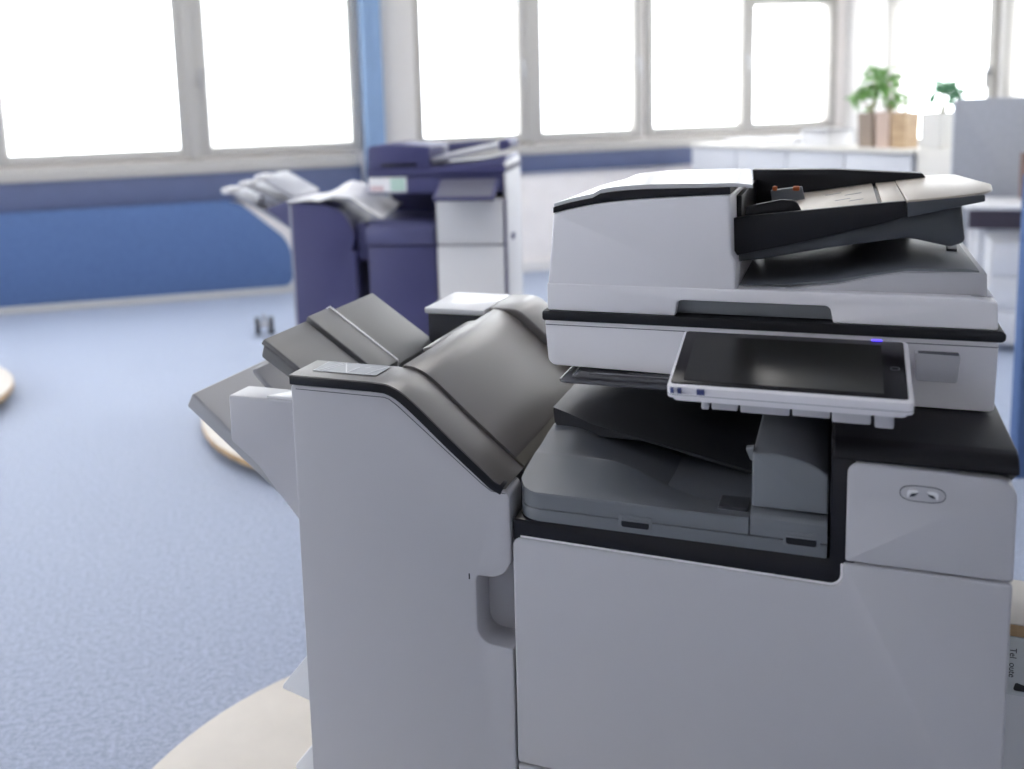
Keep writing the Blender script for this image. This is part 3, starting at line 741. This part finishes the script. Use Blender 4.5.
# stacks of paper
for i, (s, h, w, lab) in enumerate(((.42, .035, .30, 'low wide pile of paper on the worktop nearest the window wall'), (.84, .055, .28, 'middle pile of white paper on the long worktop'), (1.16, .10, .24, 'tallest white paper pile beside the taupe planter'))):
    o = thing('paper_pile', lab, 'paper pile', onrow(s, .2), ANG, 'paper piles on the long worktop')
    k = max(3, int(h / .012))
    n = bmesh.new()
    for q in range(k):
        j = random.uniform(-.012, .012); g_ = random.uniform(-.01, .01)
        box((-w / 2 + j, -.10 + g_, h * q / k), (w / 2 + j, .11 + g_, h * (q + .93) / k), .002, 1, bm=n)
    obj('sheets', n, 'paper', o, local=True)
    if i == 2: tag(obj('grey_folder', box((-.10, -.12, h + .001), (.15, .10, h + .016), .003), 'lowtray', o, local=True), 'grey folder on top')
# planters
def leaves(n_, c, rad, sz, m, bm=None, flat=.8):
    bm = bmesh.new()
    for _ in range(n_):
        t = random.uniform(0, 2 * PI); r_ = rad * math.sqrt(random.random()); h = random.gauss(0, rad * flat * .5)
        p = Vector((c[0] + r_ * math.cos(t), c[1] + r_ * math.sin(t), c[2] + h))
        s = sz * random.uniform(.7, 1.3); d = Vector((random.uniform(-1, 1), random.uniform(-1, 1), random.uniform(-.6, .5))).normalized()
        u = d.orthogonal().normalized(); nn = d.cross(u)
        q = [p, p + d * s * .35 + u * s * .28 - nn * s * .05, p + d * s * .75 + u * s * .2 - nn * s * .08, p + d * s - nn * s * .18, p + d * s * .75 - u * s * .2 - nn * s * .08, p + d * s * .35 - u * s * .28 - nn * s * .05]
        V = [bm.verts.new(x) for x in q]; mid = bm.verts.new(p + d * s * .5 + nn * s * .07)
        for a in range(6): bm.faces.new((V[a], V[(a + 1) % 6], mid))
    return bm
def potplant(name, lab, loc, w, h, pm, crowns, lm, taper=.9):
    o = thing(name, lab, 'plant', loc, ANG)
    n = bmesh.new()
    q = [(-w / 2 * taper, -w / 2 * taper), (w / 2 * taper, -w / 2 * taper), (w / 2 * taper, w / 2 * taper), (-w / 2 * taper, w / 2 * taper)]
    lo = [n.verts.new((x, y, 0)) for x, y in q]; hi = [n.verts.new((x / taper, y / taper, h)) for x, y in q]
    hi2 = [n.verts.new((x / taper * .86, y / taper * .86, h)) for x, y in q]; l2_ = [n.verts.new((x / taper * .86, y / taper * .86, h * .86)) for x, y in q]
    n.faces.new(lo[::-1]); n.faces.new(l2_)
    for A_, B_ in ((lo, hi), (hi, hi2), (hi2, l2_)):
        for k in range(4): n.faces.new((A_[k], A_[(k + 1) % 4], B_[(k + 1) % 4], B_[k]))
    obj('planter', n, pm, o, local=True, smooth=False)
    obj('soil', box((-w * .42, -w * .42, h * .80), (w * .42, w * .42, h * .90), .01), 'soil', o, local=True)
    for c, r_, cnt, sz in crowns:
        obj('stem', tube([(c[0] * .2, c[1] * .2, h * .85), (c[0] * .4 + .01, c[1] * .4, h + (c[2] - h) * .4), (c[0] * .8, c[1] * .8, c[2] - r_ * .4), c], [.009, .007, .005, .003]), 'stem', o, local=True)
        obj('foliage', leaves(cnt, c, r_, sz, lm), lm, o, local=True, smooth=False)
    return o
potplant('potted_plant', 'bushy green plant in a taupe square planter beside the paper pile', onrow(1.535, .2), .115, .215, 'taupe', [((-.08, 0, .30), .075, 42, .06), ((.0, .02, .36), .07, 40, .06), ((.02, .0, .47), .05, 22, .05)], 'leaf')
potplant('potted_plant', 'tall sparse green plant in a pinkish square planter between two other planters', onrow(1.665, .2), .105, .22, 'pink', [((-.01, 0, .42), .075, 36, .06), ((.04, .0, .31), .06, 26, .055)], 'leaf')
potplant('potted_plant', 'low green plant in a tan wooden planter, nearest to the cream cupboard', onrow(1.79, .2), .115, .215, 'tan', [((-.03, 0, .28), .05, 14, .05)], 'leaf')
# cream cupboard at the near end of the row with its own plant
cc = thing('cupboard', 'cream cupboard standing at the near end of the white cabinet row', 'cupboard', B0 + dn * .018 + bn * .02, ANG)
obj('cupboard_body', box((0, .015, 0), (.27, .42, .985), .004), 'creamcab', cc, local=True)
d = obj('cupboard_door', box((.004, 0, .05), (.266, .015, .98), .003), 'creamcab', cc, local=True)
obj('door_handle', box((.03, -.02, .72), (.04, 0, .82), .003), 'metal', d, local=True)
pb = thing('storage_box', 'flat tan storage box lying on the cream cupboard', 'box', B0 + dn * .15 + bn * .27 + Vector((0, 0, .986)), ANG)
obj('box_body', box((-.10, -.07, 0), (.10, .07, .026), .003), 'creamcab', pb, local=True)
obj('box_lid', box((-.103, -.073, .026), (.103, .073, .036), .003), 'pink', pb, local=True)
potplant('potted_plant', 'small bluish-green plant in a tall white planter on the cream cupboard', B0 + dn * .095 + bn * .095 + Vector((0, 0, .986)), .135, .20, 'creamcab', [((.03, 0, .335), .055, 50, .06), ((.07, .02, .28), .04, 20, .05)], 'leaf2', taper=.97)

# ------------------------------------------------------------------ desk, partition, blue divider
PA = math.atan2(.1456, .3522)
pt_ = thing('desk_partition', 'grey fabric partition standing behind the white desk at the right', 'partition', (.953, 4.885, 0), R(6))
obj('fabric_panel', prism(fillet([(0, .10, .01), (.75, .10, .01), (.75, 1.262, .02), (0, 1.262, .03)]), 'y', 0, .045, .008, 2), 'part', pt_, local=True)
for x in (.12, .63): obj('foot', box((x - .03, -.04, 0), (x + .03, .085, .10), .008), 'metal', pt_, local=True)
dk = thing('office_desk', 'white office desk with dark modesty panel in front of the grey partition', 'desk', (1.02, 4.36, 0), 0)
obj('desk_top', box((-.04, 0, .718), (.75, .45, .74), .004), 'white', dk, local=True)
obj('modesty_panel', box((-.03, .012, .625), (.74, .03, .716), .003), 'dkwood', dk, local=True)
for x in (.03, .69):
    for y in (.06, .41): obj('leg', box((x - .02, y - .02, 0), (x + .02, y + .02, .715), .003), 'white', dk, local=True)
pd = thing('desk_pedestal', 'white drawer pedestal under the white desk', 'pedestal', (1.20, 4.41, 0), 0)
obj('pedestal_body', box((-.10, 0, .03), (.34, .36, .56), .004), 'white', pd, local=True)
for k in range(3):
    d = obj('drawer', box((-.097, -.016, .04 + .172 * k), (.337, 0, .205 + .172 * k), .003), 'white', pd, local=True)
    obj('handle', box((.06, -.03, .15 + .172 * k), (.18, -.016, .16 + .172 * k), .002), 'metal', d, local=True)
for x in (-.07, .31):
    for y in (.04, .32): obj('caster', cyl((x, y, .016), .016, .02, 16, 'y'), 'rubber', pd, local=True)
cb = thing('cardboard_box', 'brown cardboard box standing on the white desk before the grey partition', 'box', (1.315, 4.66, .741), 0)
obj('box_body', box((-.06, -.08, 0), (.14, .10, .235), .004), 'cardboard', cb, local=True)
obj('box_label', box((-.04, -.082, .08), (.05, -.0795, .14)), 'pinkbox', cb, local=True)
bd_ = thing('blue_divider', 'blue fabric divider standing on the carpet right of the foreground copier', 'divider', (.955, 2.44, 0), R(22))
obj('fabric_panel', prism(fillet([(0, .03, .01), (.9, .03, .01), (.9, 1.05, .02), (0, 1.05, .02)]), 'y', 0, .05, .008, 2), 'blue', bd_, local=True)
for x in (.10, .80): obj('foot', box((x - .025, -.15, 0), (x + .025, .20, .03), .006), 'metal', bd_, local=True)

# low white box with birch top right of the copier
lc = thing('waste_paper_cabinet', 'low white cabinet with birch top and a phone label, right of the foreground copier', 'cabinet', (.82, .36, 0), 0)
obj('cabinet_body', box((-.195, .003, .055), (.20, .152, .532), .004), 'white', lc, local=True)
obj('cabinet_top', box((-.20, 0, .532), (.205, .155, .55), .003), 'birch', lc, local=True)
obj('laminate', box((-.198, .002, .55), (.203, .153, .5515), .0005), 'board', lc, local=True)
lb = obj('paper_label', box((-.188, .0015, .440), (-.13, .0035, .5315)), 'label', lc, local=True)
fc_ = bpy.data.curves.new('label_text', 'FONT'); fc_.body = 'Tel  oute'; fc_.size = .0125; fc_.extrude = .0002; fc_.align_x = 'LEFT'; fc_.materials.append(M['ink'])
t0 = bpy.data.objects.new('tmp_text', fc_); COL.objects.link(t0)
bpy.context.view_layer.update()
me = bpy.data.meshes.new_from_object(t0.evaluated_get(bpy.context.evaluated_depsgraph_get())); bpy.data.objects.remove(t0)
me.transform(Matrix.Translation((-.176, .0012, .514)) @ Matrix.Rotation(R(90), 4, 'X') @ Matrix.Rotation(R(-90), 4, 'Z'))
to = bpy.data.objects.new('label_text', me); COL.objects.link(to); to.parent = lb
if not me.materials: me.materials.append(M['ink'])
obj('phone_mark', prism(fillet([(-.170, .4480, .003), (-.152, .4480, .003), (-.154, .4570, .003), (-.167, .4610, .003)]), 'y', .0008, .003), 'ink', lc, local=True)

# ------------------------------------------------------------------ world, camera, view
w = bpy.data.worlds.new('overcast'); S.world = w; w.use_nodes = True
bg = w.node_tree.nodes['Background']; bg.inputs['Color'].default_value = (.93, .965, 1, 1); bg.inputs['Strength'].default_value = 7.2
for o in list(bpy.data.objects):
    if o.type == 'LIGHT': o.data.energy = 22.0 if (o.parent.location - rw(0, 9, 0)).length < 8.5 else 0.0  # added fill lamps: on towards the window wall, off elsewhere

cam = bpy.data.cameras.new('camera'); co = bpy.data.objects.new('camera', cam); COL.objects.link(co)
X_ = Vector((.9234967, .38188403, -.0363101)); Y_ = -Vector((.02311555, -.14988128, -.98843375)); Z_ = -Vector((-.38290927, .91197598, -.14724232))
mm = Matrix.Identity(4)
for i in range(3): mm[i][0] = X_[i]; mm[i][1] = Y_[i]; mm[i][2] = Z_[i]; mm[i][3] = (.39993834, -1.20801159, 1.33)[i]
co.matrix_world = mm
cam.sensor_width = 36; cam.lens = 995.32 * 36 / 1024
cam.shift_x = (512 - 427.0) / 1024; cam.shift_y = (253.73 - 384.5) / 1024
cam.clip_start = .05; cam.clip_end = 200
cam.dof.use_dof = True; cam.dof.focus_distance = 1.42
cam.dof.aperture_fstop = cam.lens / 1000 / .0125
S.camera = co
S.view_settings.view_transform = 'Standard'; S.view_settings.look = 'None'; S.view_settings.gamma = 1; S.view_settings.use_curve_mapping = False
S.view_settings.exposure = 0.0
S.cycles.max_bounces = 8; S.cycles.diffuse_bounces = 5; S.cycles.transparent_max_bounces = 12
S.cycles.use_denoising = True
S.cycles.sample_clamp_indirect = 8
